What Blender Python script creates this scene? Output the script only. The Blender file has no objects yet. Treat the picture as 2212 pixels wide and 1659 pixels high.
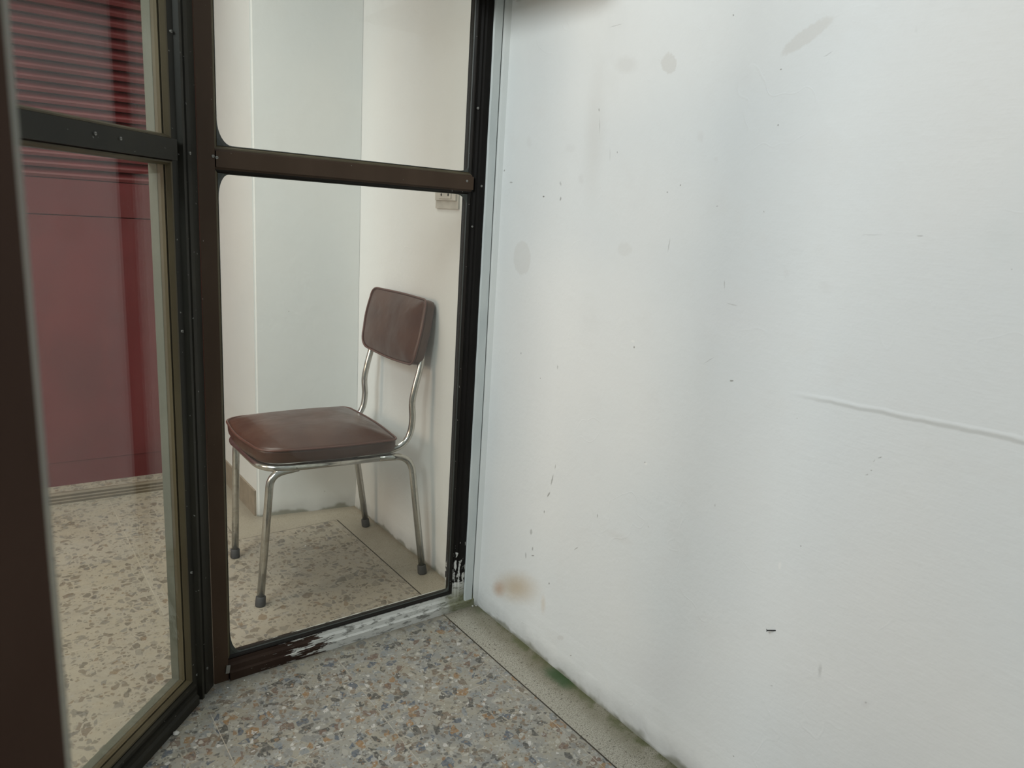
import bpy, bmesh, math, random
from mathutils import Vector, Matrix

# ------------------------------------------------------------------ camera, world, lights, exposure
SC = bpy.context.scene
COL = SC.collection
YAW, PITCH, ROLL, FPX = math.radians(37.104), math.radians(12.717), math.radians(3.649), 1571.6
CAM = Vector((-1.166, -1.654, 1.15))
f_ = Vector((math.sin(YAW) * math.cos(PITCH), math.cos(YAW) * math.cos(PITCH), -math.sin(PITCH)))
r_ = Vector((math.cos(YAW), -math.sin(YAW), 0)); u_ = r_.cross(f_)
r2 = math.cos(ROLL) * r_ + math.sin(ROLL) * u_
u2 = -math.sin(ROLL) * r_ + math.cos(ROLL) * u_
cd = bpy.data.cameras.new('camera'); cam = bpy.data.objects.new('camera', cd); COL.objects.link(cam)
cam.matrix_world = Matrix(((r2.x, u2.x, -f_.x, CAM.x), (r2.y, u2.y, -f_.y, CAM.y), (r2.z, u2.z, -f_.z, CAM.z), (0, 0, 0, 1)))
cd.sensor_width = 36; cd.lens = FPX / 2212 * 36; cd.clip_start = 0.02
cd.dof.use_dof = True; cd.dof.focus_distance = 1.95; cd.dof.aperture_fstop = 6.0
SC.camera = cam

world = bpy.data.worlds.new('overcast_sky'); SC.world = world; world.use_nodes = True
world.node_tree.nodes['Background'].inputs[0].default_value = (0.80, 0.90, 1.0, 1)
world.node_tree.nodes['Background'].inputs[1].default_value = 0.45

def area(name, loc, target, size, power, color, size_y=None):
    l = bpy.data.lights.new(name, 'AREA'); l.energy = power; l.color = color; l.size = size
    if size_y: l.shape = 'RECTANGLE'; l.size_y = size_y
    o = bpy.data.objects.new(name, l); COL.objects.link(o); o.location = loc
    d = Vector(target) - Vector(loc); o.rotation_euler = d.to_track_quat('-Z', 'Y').to_euler()
    return o
area('patio_daylight', (-3.05, -1.30, 2.42), (0.0, -0.20, 1.55), 1.3, 82, (0.92, 0.985, 1.0), 1.1)
il = area('indoor_fill', (-0.95, 0.70, 2.32), (-0.85, 0.70, 0), 1.0, 6.6, (1.0, 0.97, 0.90)); il.data.spread = math.radians(95)  # unseen fill light added overhead to brighten the indoor side
area('indoor_warm_lamp', (-2.7, 0.25, 1.25), (0, 0.6, .3), 0.6, 13, (1.0, 0.76, 0.58))
SC.view_settings.view_transform = 'Standard'; SC.view_settings.look = 'None'
SC.view_settings.gamma = 1.0; SC.view_settings.use_curve_mapping = False
SC.view_settings.exposure = 0.10

# ------------------------------------------------------------------ node helper
class N:
    def __init__(s, name):
        s.m = bpy.data.materials.new(name); s.m.use_nodes = True; s.t = s.m.node_tree
        s.b = s.t.nodes['Principled BSDF']; s.out = s.t.nodes['Material Output']
    def n(s, typ, ins=None, **kw):
        nd = s.t.nodes.new(typ)
        for k, v in kw.items(): setattr(nd, k, v)
        for k, v in (ins or {}).items():
            i = nd.inputs[k]
            if hasattr(v, 'is_output') or isinstance(v, bpy.types.NodeSocket): s.t.links.new(v, i)
            else: i.default_value = v
        return nd
    def pos(s): return s.n('ShaderNodeNewGeometry').outputs['Position']
    def obj(s): return s.n('ShaderNodeTexCoord').outputs['Object']
    def math(s, op, a, b=0.0, c=0.0, clamp=False):
        return s.n('ShaderNodeMath', {0: a, 1: b, 2: c}, operation=op, use_clamp=clamp).outputs[0]
    def mix(s, f, a, b, mode='MIX'):
        nd = s.n('ShaderNodeMix', data_type='RGBA', blend_type=mode)
        for i, v in ((0, f), (6, a), (7, b)):
            if isinstance(v, bpy.types.NodeSocket): s.t.links.new(v, nd.inputs[i])
            else:
                nd.inputs[i].default_value = v if i == 0 else (tuple(v) + (1,))[:4]
        return nd.outputs[2]
    def rng(s, v, a, b, c=0.0, d=1.0, smooth=True):
        return s.n('ShaderNodeMapRange', {0: v, 1: a, 2: b, 3: c, 4: d}, interpolation_type='SMOOTHSTEP' if smooth else 'LINEAR').outputs[0]
    def noise(s, vec, scale, detail=3, rough=.5, col=False):
        nd = s.n('ShaderNodeTexNoise', {'Vector': vec, 'Scale': scale, 'Detail': detail, 'Roughness': rough})
        return nd.outputs['Color' if col else 'Fac']
    def scl(s, vec, v):
        return s.n('ShaderNodeVectorMath', {0: vec, 1: v}, operation='MULTIPLY').outputs[0]
    def vadd(s, a, b):
        return s.n('ShaderNodeVectorMath', {0: a, 1: b}, operation='ADD').outputs[0]
    def xyz(s, vec): return s.n('ShaderNodeSeparateXYZ', {0: vec}).outputs
    def bump(s, h, strength=.3, dist=.01, normal=None):
        i = {'Height': h, 'Strength': strength, 'Distance': dist}
        if normal is not None: i['Normal'] = normal
        return s.n('ShaderNodeBump', i).outputs[0]
    def set(s, **kw):
        for k, v in kw.items():
            i = s.b.inputs[{'base': 'Base Color', 'rough': 'Roughness', 'metal': 'Metallic', 'normal': 'Normal', 'spec': 'Specular IOR Level', 'coat': 'Coat Weight'}[k]]
            if isinstance(v, bpy.types.NodeSocket): s.t.links.new(v, i)
            else: i.default_value = (tuple(v) + (1,))[:4] if hasattr(v, '__len__') else v
        return s.m

# ------------------------------------------------------------------ materials
# marks on the right wall: (y, z, half width along y, half height, angle, colour, strength, hardness)
WALL_MARKS = [
 (-0.5661, 1.4752, 0.0254, 0.0194, -2.413, (.655, .65, .62), 0.8, 0.75),
 (-0.8699, 1.4809, 0.0564, 0.0147, 2.685, (.655, .65, .62), 0.75, 0.7),
 (-0.6676, 1.3290, 0.0150, 0.0108, 1.180, (.65, .65, .635), 0.35, 0.3),
 (-0.1207, 1.0537, 0.0466, 0.0395, 1.387, (.655, .65, .62), 0.55, 0.85),
 (-0.4907, 1.1009, 0.0267, 0.0177, 3.125, (.655, .65, .62), 0.35, 0.6),
 (-0.2808, 1.3221, 0.0246, 0.0130, -3.042, (.65, .65, .635), 0.3, 0.4),
 (-0.1198, 1.3426, 0.0180, 0.0136, 1.235, (.65, .65, .635), 0.3, 0.4),
 (-0.7117, 1.2864, 0.0074, 0.0062, -2.468, (.65, .65, .635), 0.3, 0.3),
 (-0.8952, 1.0887, 0.0128, 0.0095, 1.320, (.65, .65, .635), 0.35, 0.1),
 (-0.9743, 1.0718, 0.0197, 0.0169, -3.079, (.65, .65, .635), 0.3, 0.1),
 (-0.4423, 1.4863, 0.0486, 0.0237, -2.941, (.655, .65, .62), 0.45, 0.3),
 (-1.0536, 1.4623, 0.0071, 0.0031, 1.310, (.65, .65, .635), 0.35, 0.1),
 (-0.3607, 1.3531, 0.2192, 0.0484, 1.517, (.655, .65, .62), 0.5, 0.0),
 (-0.3283, 1.2504, 0.0177, 0.0133, 1.274, (.65, .65, .635), 0.45, 0.1),
 (-1.2246, 1.1631, 0.0538, 0.0354, 1.284, (.70, .73, .72), 0.7, 0.1),
 (-0.7924, 1.0014, 0.1652, 0.0917, 3.011, (.73, .735, .735), 0.3, 0.1),
 (-0.7117, 1.5398, 0.0023, 0.0015, -2.689, (0.2, 0.19, 0.17), 0.9, 0.4),
 (-0.8288, 1.4333, 0.0022, 0.0013, 2.979, (0.2, 0.19, 0.17), 0.8, 0.4),
 (-0.1935, 1.2105, 0.0048, 0.0029, -3.095, (0.2, 0.19, 0.17), 0.9, 0.4),
 (-0.2593, 1.2057, 0.0068, 0.0036, 1.758, (0.2, 0.19, 0.17), 0.6, 0.3),
 (-0.2551, 1.2412, 0.0073, 0.0042, 1.046, (0.2, 0.19, 0.17), 0.35, 0.3),
 (-0.0527, 1.2444, 0.0097, 0.0024, -3.132, (0.2, 0.19, 0.17), 0.55, 0.2),
 (-0.0191, 1.2754, 0.0042, 0.0029, 2.427, (0.2, 0.19, 0.17), 0.8, 0.3),
 (-0.3704, 1.4010, 0.0043, 0.0031, 1.207, (0.2, 0.19, 0.17), 0.5, 0.3),
 (-0.6304, 1.2382, 0.0028, 0.0019, 1.962, (0.2, 0.19, 0.17), 0.8, 0.3),
 (-0.5979, 1.2238, 0.0026, 0.0019, -2.999, (0.2, 0.19, 0.17), 0.6, 0.3),
 (-0.7280, 1.1989, 0.0027, 0.0014, 2.922, (0.2, 0.19, 0.17), 0.6, 0.3),
 (-0.8328, 1.1924, 0.0021, 0.0010, 1.375, (0.2, 0.19, 0.17), 0.8, 0.3),
 (-1.1127, 1.1640, 0.0064, 0.0009, 3.090, (0.2, 0.19, 0.17), 0.6, 0.3),
 (-1.0381, 1.1618, 0.0235, 0.0009, 3.089, (0.2, 0.19, 0.17), 0.25, 0.3),
 (-0.4405, 1.3076, 0.0031, 0.0015, 1.388, (0.2, 0.19, 0.17), 0.8, 0.3),
 (-0.8123, 0.8733, 0.0056, 0.0023, 2.917, (0.2, 0.19, 0.17), 0.7, 0.4),
 (-0.5488, 0.8928, 0.0032, 0.0029, 1.620, (0.2, 0.19, 0.17), 0.8, 0.3),
 (-0.5434, 0.9053, 0.0073, 0.0037, 2.962, (0.84, 0.84, 0.81), 0.7, 0.4),
 (-0.1434, 0.8047, 0.0032, 0.0026, 1.614, (0.2, 0.19, 0.17), 0.6, 0.3),
 (-0.4017, 1.5708, 0.0257, 0.0010, 3.125, (0.2, 0.19, 0.17), 0.35, 0.3),
 (-0.6175, 1.1195, 0.0185, 0.0016, 1.661, (0.2, 0.19, 0.17), 0.4, 0.3),
 (-0.7674, 1.0538, 0.0115, 0.0014, 1.417, (0.2, 0.19, 0.17), 0.35, 0.3),
 (-0.7897, 1.0186, 0.0175, 0.0014, -3.052, (0.2, 0.19, 0.17), 0.3, 0.3),
 (-0.7528, 0.9022, 0.0192, 0.0010, 2.445, (0.2, 0.19, 0.17), 0.3, 0.3),
 (-0.9150, 1.4467, 0.0112, 0.0011, 2.759, (0.2, 0.19, 0.17), 0.35, 0.3),
 (-0.2968, 0.7980, 0.0073, 0.0028, 1.466, (0.2, 0.19, 0.17), 0.35, 0.3),
 (-1.2437, 1.1253, 0.0013, 0.0012, 1.097, (0.2, 0.19, 0.17), 0.5, 0.3),
 (-0.4181, 1.3043, 0.0208, 0.0030, 1.436, (0.2, 0.19, 0.17), 0.15, 0.1),
 (-0.3763, 1.3678, 0.0261, 0.0020, 1.441, (0.2, 0.19, 0.17), 0.3, 0.1),
 (-0.3095, 0.5027, 0.0209, 0.0036, 1.760, (0.2, 0.19, 0.17), 0.55, 0.3),
 (-0.3007, 0.4599, 0.0132, 0.0031, 2.088, (0.2, 0.19, 0.17), 0.7, 0.3),
 (-0.2876, 0.4074, 0.0053, 0.0025, 1.529, (0.2, 0.19, 0.17), 0.7, 0.3),
 (-0.3176, 0.5413, 0.0093, 0.0018, 1.668, (0.2, 0.19, 0.17), 0.5, 0.3),
 (-0.2401, 0.3311, 0.0097, 0.0062, 1.662, (0.2, 0.19, 0.17), 0.4, 0.5),
 (-0.2515, 0.2865, 0.0070, 0.0041, 1.631, (0.2, 0.19, 0.17), 0.55, 0.3),
 (-0.2546, 0.2680, 0.0089, 0.0019, 2.719, (0.2, 0.19, 0.17), 0.8, 0.3),
 (-0.2248, 0.2552, 0.0118, 0.0032, 1.487, (0.2, 0.19, 0.17), 0.55, 0.3),
 (-0.4214, 0.3595, 0.0131, 0.0015, 2.369, (0.2, 0.19, 0.17), 0.5, 0.3),
 (-0.4848, 0.4708, 0.0060, 0.0021, 1.476, (0.2, 0.19, 0.17), 0.6, 0.3),
 (-0.3295, 0.2201, 0.0042, 0.0028, 1.780, (0.2, 0.19, 0.17), 0.85, 0.4),
 (-1.1133, 0.8105, 0.0053, 0.0011, 2.505, (0.2, 0.19, 0.17), 0.7, 0.3),
 (-1.1050, 0.8026, 0.0034, 0.0009, 2.043, (0.2, 0.19, 0.17), 0.5, 0.3),
 (-1.1036, 0.7854, 0.0024, 0.0016, 2.726, (0.2, 0.19, 0.17), 0.6, 0.3),
 (-1.0974, 0.7763, 0.0033, 0.0009, 2.650, (0.2, 0.19, 0.17), 0.5, 0.3),
 (-1.0771, 0.3992, 0.0175, 0.0054, 1.498, (0.2, 0.19, 0.17), 0.28, 0.1),
 (-1.1631, 0.3882, 0.0033, 0.0019, 2.354, (0.2, 0.19, 0.17), 0.55, 0.2),
 (-1.1636, 0.3853, 0.0129, 0.0086, 2.051, (.65, .65, .635), 0.3, 0.1),
 (-0.3920, 0.0948, 0.0182, 0.0085, 2.531, (.65, .65, .635), 0.75, 0.5),
 (-0.4368, 0.0678, 0.0038, 0.0023, 2.349, (0.2, 0.19, 0.17), 0.7, 0.3),
 (-0.6197, 0.6443, 0.0066, 0.0032, 2.784, (0.84, 0.84, 0.81), 0.8, 0.4),
 (-0.6158, 0.6464, 0.0037, 0.0021, 2.753, (0.2, 0.19, 0.17), 0.4, 0.3),
 (-0.9700, 0.5558, 0.0102, 0.0040, 1.457, (0.84, 0.84, 0.81), 0.6, 0.4),
 (-0.9907, 0.3165, 0.0035, 0.0015, 2.812, (0.2, 0.19, 0.17), 0.4, 0.3),
 (-0.1911, 0.1435, 0.1454, 0.0624, 2.709, (0.54, 0.44, 0.31), 0.8, 0.0),
 (-0.1129, 0.1027, 0.0512, 0.0318, 2.441, (0.50, 0.33, 0.22), 0.7, 0.0),
 (-0.3129, 0.1515, 0.0377, 0.0142, 1.518, (0.6, 0.5, 0.38), 0.4, 0.1),
 (-0.7236, 0.1889, 0.1751, 0.0908, 2.445, (0.70, 0.70, 0.70), 0.3, 0),
 (-0.5594, 0.4468, 0.0649, 0.0158, 3.064, (.655, .65, .62), 0.3, 0.2),
 (-0.8112, 0.6170, 0.0040, 0.0015, 1.452, (0.2, 0.19, 0.17), 0.4, 0.3),
 (-0.9589, 0.8367, 0.0014, 0.0013, 2.541, (0.2, 0.19, 0.17), 0.5, 0.3),
 (-0.6462, 0.5063, 0.0042, 0.0015, -2.474, (0.2, 0.19, 0.17), 0.3, 0.3),
]

def wall_material(name, base, marks=(), ridge=False, stains=False):
    m = N(name); P = m.pos()
    n1 = m.noise(P, 1.6, 2); n2 = m.noise(P, 9, 3, .6); n3 = m.noise(P, 70, 2, .6)
    c = m.mix(m.rng(n1, .3, .7), base, tuple(x * k for x, k in zip(base, (.94, .965, .985))))
    c = m.mix(m.rng(n2, .52, .75, 0, .35), c, tuple(x * .93 for x in base))
    dn = m.noise(m.scl(P, (30, 30, 30)), 4, 3, .6, True)
    wob = m.vadd(P, m.scl(m.vadd(dn, (-.5, -.5, -.5)), (.012, .012, .012)))
    wobs = m.vadd(P, m.scl(m.vadd(dn, (-.5, -.5, -.5)), (.004, .004, .004)))
    for (y, z, a, b, ang, col, st, hard) in marks:
        src = wob if min(a, b) > .008 else wobs
        mp = m.n('ShaderNodeMapping', {0: src, 1: (0, y, z), 2: (ang, 0, 0), 3: (50, a, b)}, vector_type='TEXTURE').outputs[0]
        L = m.n('ShaderNodeVectorMath', {0: mp}, operation='LENGTH').outputs['Value']
        f = m.rng(L, hard, 1.0, st, 0)
        c = m.mix(f, c, col)
    # tiny dark specks
    v = m.n('ShaderNodeTexVoronoi', {'Vector': wobs, 'Scale': 9.0}); sp = v.outputs['Distance']; vr = m.xyz(v.outputs['Color'])[0]
    c = m.mix(m.math('MULTIPLY', m.rng(sp, .018, .012), m.rng(vr, .55, .56, 0, .55)), c, (.16, .14, .12))
    # damp, dirty foot of the wall
    x, y, z = m.xyz(P)
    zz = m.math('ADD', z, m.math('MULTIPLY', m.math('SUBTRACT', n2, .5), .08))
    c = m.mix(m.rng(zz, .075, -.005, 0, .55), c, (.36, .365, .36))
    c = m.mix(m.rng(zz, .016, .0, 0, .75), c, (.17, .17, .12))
    brush = m.noise(m.scl(P, (6, 6, 45)), 4, 2, .6)
    h = m.math('ADD', m.math('MULTIPLY', n3, .25), m.math('MULTIPLY', m.noise(P, 18, 2, .65), .5))
    if ridge:
        yb = m.rng(y, -.5, -1.2)
        h = m.math('ADD', h, m.math('MULTIPLY', m.math('MULTIPLY', brush, yb), .12))
        line = m.math('ADD', m.math('SUBTRACT', z, .886), m.math('ADD', m.math('MULTIPLY', m.math('ADD', y, 1.1), .042), m.math('MULTIPLY', m.math('SUBTRACT', m.noise(P, 25, 2), .5), .006)))
        stepd = m.math('MULTIPLY', m.rng(line, -.006, .004), m.rng(y, -.93, -1.12))
        lip = m.math('MULTIPLY', m.rng(m.math('ABSOLUTE', line), .007, 0), m.rng(y, -.93, -1.02))
        h = m.math('ADD', h, m.math('ADD', m.math('MULTIPLY', stepd, .8), m.math('MULTIPLY', lip, .7)))
        # flaked edges: contour lines of a noise, only in patches
        nn = m.noise(P, 7, 2, .5)
        edge = m.math('MULTIPLY', m.rng(m.math('ABSOLUTE', m.math('SUBTRACT', nn, .56)), .012, 0), m.rng(m.noise(P, 3, 2), .54, .62))
        h = m.math('ADD', h, m.math('MULTIPLY', edge, .10))
    return m.set(base=c, rough=.62, spec=.3, normal=m.bump(h, .42, .005))

def floor_material():
    m = N('terrazzo'); P = m.pos(); x, y, z = m.xyz(P)
    warp = m.vadd(P, m.scl(m.vadd(m.noise(P, 45, 1, .5, True), (-.5, -.5, -.5)), (.010, .010, 0)))
    # indoors mask (beiger base, fewer and browner chips): beyond the glazing
    ind = m.math('MAXIMUM', m.rng(y, .015, .03), m.rng(m.math('ADD', m.math('MULTIPLY', m.math('ADD', x, .763), .709), m.math('MULTIPLY', m.math('ADD', y, .009), -.706)), -.02, -.035))
    base = m.mix(m.rng(m.noise(P, 14, 3), .35, .65), (.31, .285, .225), (.25, .25, .23))
    base = m.mix(m.rng(m.noise(P, 60, 4, .7), .4, .7, 0, .6), base, (.325, .31, .265))
    base = m.mix(m.math('MULTIPLY', ind, .7), base, (.37, .325, .25))
    mix_amt = m.math('SUBTRACT', 1.0, m.math('MULTIPLY', ind, .25))  # chips mixed in more weakly indoors
    def chips(c, scale, sel, gap, cols, seed, amt, stretch=1.0, indoor=.24):
        vec = m.vadd(m.scl(warp, (1, stretch, 1)), (seed, seed * 1.7, 0))
        v = m.n('ShaderNodeTexVoronoi', {'Vector': vec, 'Scale': scale}, voronoi_dimensions='2D')
        e = m.n('ShaderNodeTexVoronoi', {'Vector': vec, 'Scale': scale}, voronoi_dimensions='2D', feature='DISTANCE_TO_EDGE').outputs['Distance']
        r, g, b = m.xyz(v.outputs['Color'])
        thr = m.math('ADD', gap, m.math('MULTIPLY', b, .14))
        inside = m.rng(m.math('SUBTRACT', e, thr), 0, .018)
        on = m.math('GREATER_THAN', r, m.math('ADD', sel, m.math('MULTIPLY', ind, indoor)))
        ramp = m.n('ShaderNodeValToRGB', {0: g}); cr = ramp.color_ramp; cr.interpolation = 'CONSTANT'
        for i, (p, cc) in enumerate(cols):
            el = cr.elements[i] if i < 2 else cr.elements.new(p)
            el.position = p; el.color = cc + (1,)
        tint = m.mix(m.rng(m.noise(P, 150, 3), .3, .7, 0, .35), ramp.outputs[0], (.33, .31, .27))
        tint = m.mix(m.math('MULTIPLY', ind, .5), tint, (.105, .078, .05))
        f = m.math('MULTIPLY', m.math('MULTIPLY', inside, on), m.math('MULTIPLY', mix_amt, amt))
        return m.mix(f, c, tint)
    A = [(0, (.21, .21, .195)), (.15, (.30, .29, .25)), (.30, (.15, .115, .08)), (.42, (.20, .22, .225)), (.55, (.35, .335, .29)),
         (.64, (.045, .043, .038)), (.77, (.26, .145, .055)), (.83, (.065, .085, .115)), (.92, (.135, .08, .055))]
    B = [(0, (.26, .24, .19)), (.2, (.11, .10, .085)), (.36, (.44, .42, .36)), (.5, (.19, .135, .085)), (.62, (.33, .33, .31)),
         (.74, (.05, .05, .048)), (.86, (.22, .125, .055)), (.94, (.58, .56, .52))]
    c = chips(base, 32, .52, .05, A, 3.1, .90, 1.3, .38)
    c = chips(c, 54, .62, .06, A, 7.7, .9, .75, .12)
    c = chips(c, 85, .60, .07, B, 12.3, .85, 1.0, .05)
    c = chips(c, 190, .62, .10, B, 5.9, .7)
    # tile joints, 33 cm tiles
    def joint(coord, off, w):
        q = m.math('ABSOLUTE', m.math('SUBTRACT', m.math('FRACT', m.math('ADD', m.math('DIVIDE', m.math('SUBTRACT', coord, off), .33), .5)), .5))
        return m.rng(q, w, w * .5)
    jx = joint(x, -.471, .0038); jy = joint(y, -.341, .0032)
    j = m.math('MAXIMUM', jx, jy)
    c = m.mix(m.math('MULTIPLY', j, m.rng(m.noise(P, 12, 2), .35, .6, .15, .75)), c, (.47, .42, .34))
    # cream border tiles along the walls
    s1 = m.math('GREATER_THAN', x, -.118)
    s2 = m.math('MULTIPLY', m.math('GREATER_THAN', y, .775), m.math('GREATER_THAN', x, -.485))
    st = m.math('MAXIMUM', s1, s2)
    gr = m.mix(m.rng(m.noise(P, 330, 2, .7), .42, .62), (.42, .40, .335), (.23, .215, .17))
    gr = m.mix(m.rng(m.noise(P, 150, 2), .62, .67, 0, .9), gr, (.09, .08, .065))
    gr = m.mix(m.rng(m.noise(P, 10, 3), .45, .75, 0, .5), gr, (.33, .32, .26))
    gr = m.mix(m.math('MULTIPLY', ind, .55), gr, (.34, .295, .22))
    gr = m.mix(m.math('MULTIPLY', jy, .6), gr, (.20, .18, .14))
    # moss, mud and damp against the wall
    nb = m.noise(P, 26, 4, .7); lump = m.noise(P, 5, 3, .5)
    xm = m.math('ADD', x, m.math('MULTIPLY', m.math('SUBTRACT', nb, .5), .045))
    out = m.math('SUBTRACT', 1.0, ind)
    dirt = m.math('MULTIPLY', m.rng(xm, -.092, -.030), m.math('ADD', m.rng(lump, .35, .6, .25, .6), m.math('MULTIPLY', m.rng(m.math('ABSOLUTE', m.math('ADD', y, .33)), .28, .10), .4)))
    gr = m.mix(m.math('MULTIPLY', dirt, m.math('MULTIPLY', out, .85)), gr, (.115, .10, .05))
    moss = m.math('MULTIPLY', m.rng(xm, -.040, -.008), m.rng(m.noise(P, 13, 3), .40, .56))
    gr = m.mix(m.math('MULTIPLY', moss, m.math('MULTIPLY', out, .75)), gr, (.085, .095, .032))
    ms = m.math('MULTIPLY', m.rng(m.math('ABSOLUTE', m.math('ADD', y, .42)), .07, .02), m.rng(m.math('ADD', x, m.math('MULTIPLY', nb, .05)), -.03, 0))
    gr = m.mix(m.math('MULTIPLY', ms, .8), gr, (.03, .075, .025))
    c = m.mix(st, c, gr)
    l1 = m.rng(m.math('ABSOLUTE', m.math('ADD', x, .118)), .0026, .0014)
    l2 = m.math('MULTIPLY', m.math('MULTIPLY', m.rng(m.math('ABSOLUTE', m.math('SUBTRACT', y, .775)), .0026, .0012), m.math('GREATER_THAN', x, -.485)), m.math('LESS_THAN', x, -.118))
    l3 = m.math('MULTIPLY', m.rng(m.math('ABSOLUTE', m.math('ADD', x, .485)), .002, .001), m.math('GREATER_THAN', y, .775))
    l1 = m.math('MULTIPLY', l1, m.math('LESS_THAN', y, .775))
    ln = m.math('MAXIMUM', l1, m.math('MULTIPLY', m.math('MAXIMUM', l2, l3), .5))
    c = m.mix(ln, c, (.035, .028, .018))
    # grime at the foot of the glazing
    gy = m.math('ADD', y, m.math('MULTIPLY', m.math('SUBTRACT', nb, .5), .05))
    grime = m.math('MULTIPLY', m.rng(gy, -.06, -.005), out)
    c = m.mix(m.math('MULTIPLY', grime, .55), c, (.16, .145, .11))
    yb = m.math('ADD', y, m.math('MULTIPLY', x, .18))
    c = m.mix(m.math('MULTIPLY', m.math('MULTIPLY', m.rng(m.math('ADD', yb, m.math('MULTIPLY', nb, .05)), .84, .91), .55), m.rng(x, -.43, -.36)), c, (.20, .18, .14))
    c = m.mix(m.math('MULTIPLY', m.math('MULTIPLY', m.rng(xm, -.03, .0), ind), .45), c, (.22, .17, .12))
    h = m.math('SUBTRACT', m.math('MULTIPLY', m.noise(P, 220, 2), .25), m.math('MAXIMUM', ln, m.math('MULTIPLY', j, .3)))
    return m.set(base=c, rough=m.rng(m.noise(P, 20, 3), .3, .7, .38, .6), spec=.4, normal=m.bump(h, .35, .002))

def paint(name, col, col2=None, rough=.42, spec=.45, chips=0.0, peel=None):
    m = N(name); P = m.pos()
    c = m.mix(m.rng(m.noise(m.scl(P, (1, 1, .35)), 14, 4), .35, .7), col, col2 or tuple(x * 1.35 for x in col))
    n = m.noise(P, 90, 4, .65)
    if chips:
        c = m.mix(m.rng(m.noise(P, 130, 2, .4), .74, .77, 0, chips), c, (.40, .39, .36))
    h = n
    if peel:
        msk = peel(m, P)
        wh = m.mix(m.rng(m.noise(m.scl(P, (.5, 1, 1.6)), 60, 3, .7), .50, .66), (.52, .52, .485), (.20, .20, .18))
        x, y, z = m.xyz(P)
        gm = m.math('MULTIPLY', m.rng(m.math('ADD', x, m.math('MULTIPLY', m.noise(P, 30), .1)), -.10, .0), m.rng(z, .09, .03))
        wh = m.mix(m.math('MULTIPLY', gm, .85), wh, (.13, .135, .06))
        c = m.mix(msk, c, wh); h = m.math('ADD', m.math('MULTIPLY', n, .3), msk)
        return m.set(base=c, rough=.6, spec=.12, normal=m.bump(h, .5, .0015))
    return m.set(base=c, rough=rough, spec=spec, normal=m.bump(h, .12, .001))

def peel_bottom(m, P):
    x, y, z = m.xyz(P)
    s = m.noise(m.scl(P, (7, 40, 55)), 2.2, 5, .65)
    g = m.math('ADD', m.rng(x, -.72, -.30, -.16, .40, False), s)
    return m.rng(g, .58, .62)
def peel_side(m, P):
    x, y, z = m.xyz(P)
    s = m.noise(m.scl(P, (60, 60, 22)), 1.6, 4, .6)
    g = m.math('ADD', m.rng(z, .30, .03, -.14, .30, False), s)
    g = m.math('MULTIPLY', g, m.rng(x, -.092, -.082, .6, 1))
    return m.rng(g, .64, .68)

def glass_material(name, tint, mix_amt=.02, f0=.04):
    m = N(name); t = m.t
    t.nodes.remove(m.b)
    g = m.n('ShaderNodeNewGeometry')
    dt = m.n('ShaderNodeVectorMath', {0: g.outputs['Normal'], 1: g.outputs['Incoming']}, operation='DOT_PRODUCT').outputs['Value']
    fr = m.math('ADD', f0, m.math('MULTIPLY', m.math('POWER', m.math('SUBTRACT', 1.0, m.math('ABSOLUTE', dt), clamp=True), 5.0), .96), clamp=True)
    tr = m.n('ShaderNodeBsdfTransparent', {0: tint + (1,)})
    gl = m.n('ShaderNodeBsdfGlossy', {'Color': (1, 1, 1, 1), 'Roughness': 0.0})
    a = m.n('ShaderNodeMixShader', {0: fr, 1: tr.outputs[0], 2: gl.outputs[0]})
    df = m.n('ShaderNodeBsdfDiffuse', {0: (.62, .60, .56, 1)})
    dn = m.rng(m.noise(m.scl(m.pos(), (1, 1, .5)), 9, 4, .6), .35, .75, mix_amt * .5, mix_amt * 1.6)  # thin uneven dust on the pane
    b = m.n('ShaderNodeMixShader', {0: dn, 1: a.outputs[0], 2: df.outputs[0]})
    t.links.new(b.outputs[0], m.out.inputs[0])
    return m.m

def vinyl():
    m = N('brown_vinyl'); P = m.pos()
    c = m.mix(m.rng(m.noise(P, 9, 3), .35, .65), (.058, .023, .014), (.078, .034, .021))
    h = m.noise(P, 420, 3, .6)
    h2 = m.noise(m.scl(P, (1, 1, 1)), 14, 2)
    return m.set(base=c, rough=m.rng(m.noise(P, 12, 3), .3, .7, .30, .42), spec=.55, normal=m.bump(h, .012, .0003, m.bump(h2, .25, .014)))
def simple(name, col, rough=.5, metal=0.0, spec=.5, bumps=None):
    m = N(name); P = m.pos()
    c = m.mix(m.rng(m.noise(P, 30, 3), .3, .7), col, tuple(min(1, x * .82) for x in col))
    kw = {}
    if bumps: kw['normal'] = m.bump(m.noise(P, bumps[0], 3), bumps[1], .002)
    return m.set(base=c, rough=rough, metal=metal, spec=spec, **kw)
def chrome():
    m = N('worn_chrome'); P = m.pos()
    n = m.noise(P, 55, 4, .65)
    c = m.mix(m.rng(n, .45, .8), (.58, .575, .54), (.40, .38, .33))
    c = m.mix(m.rng(m.noise(P, 120, 2), .70, .76, 0, .6), c, (.16, .12, .09))
    return m.set(base=c, rough=m.rng(n, .3, .8, .17, .28), metal=.95)
def red_paint():
    m = N('dull_red_paint'); P = m.pos()
    c = m.mix(m.rng(m.noise(P, 4, 4), .3, .7), (.130, .020, .022), (.100, .016, .017))
    c = m.mix(m.rng(m.noise(m.scl(P, (1, 1, .3)), 12, 4), .55, .75, 0, .5), c, (.15, .030, .028))
    return m.set(base=c, rough=.5, spec=.3, normal=m.bump(m.noise(P, 60, 3), .1, .002))

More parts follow.
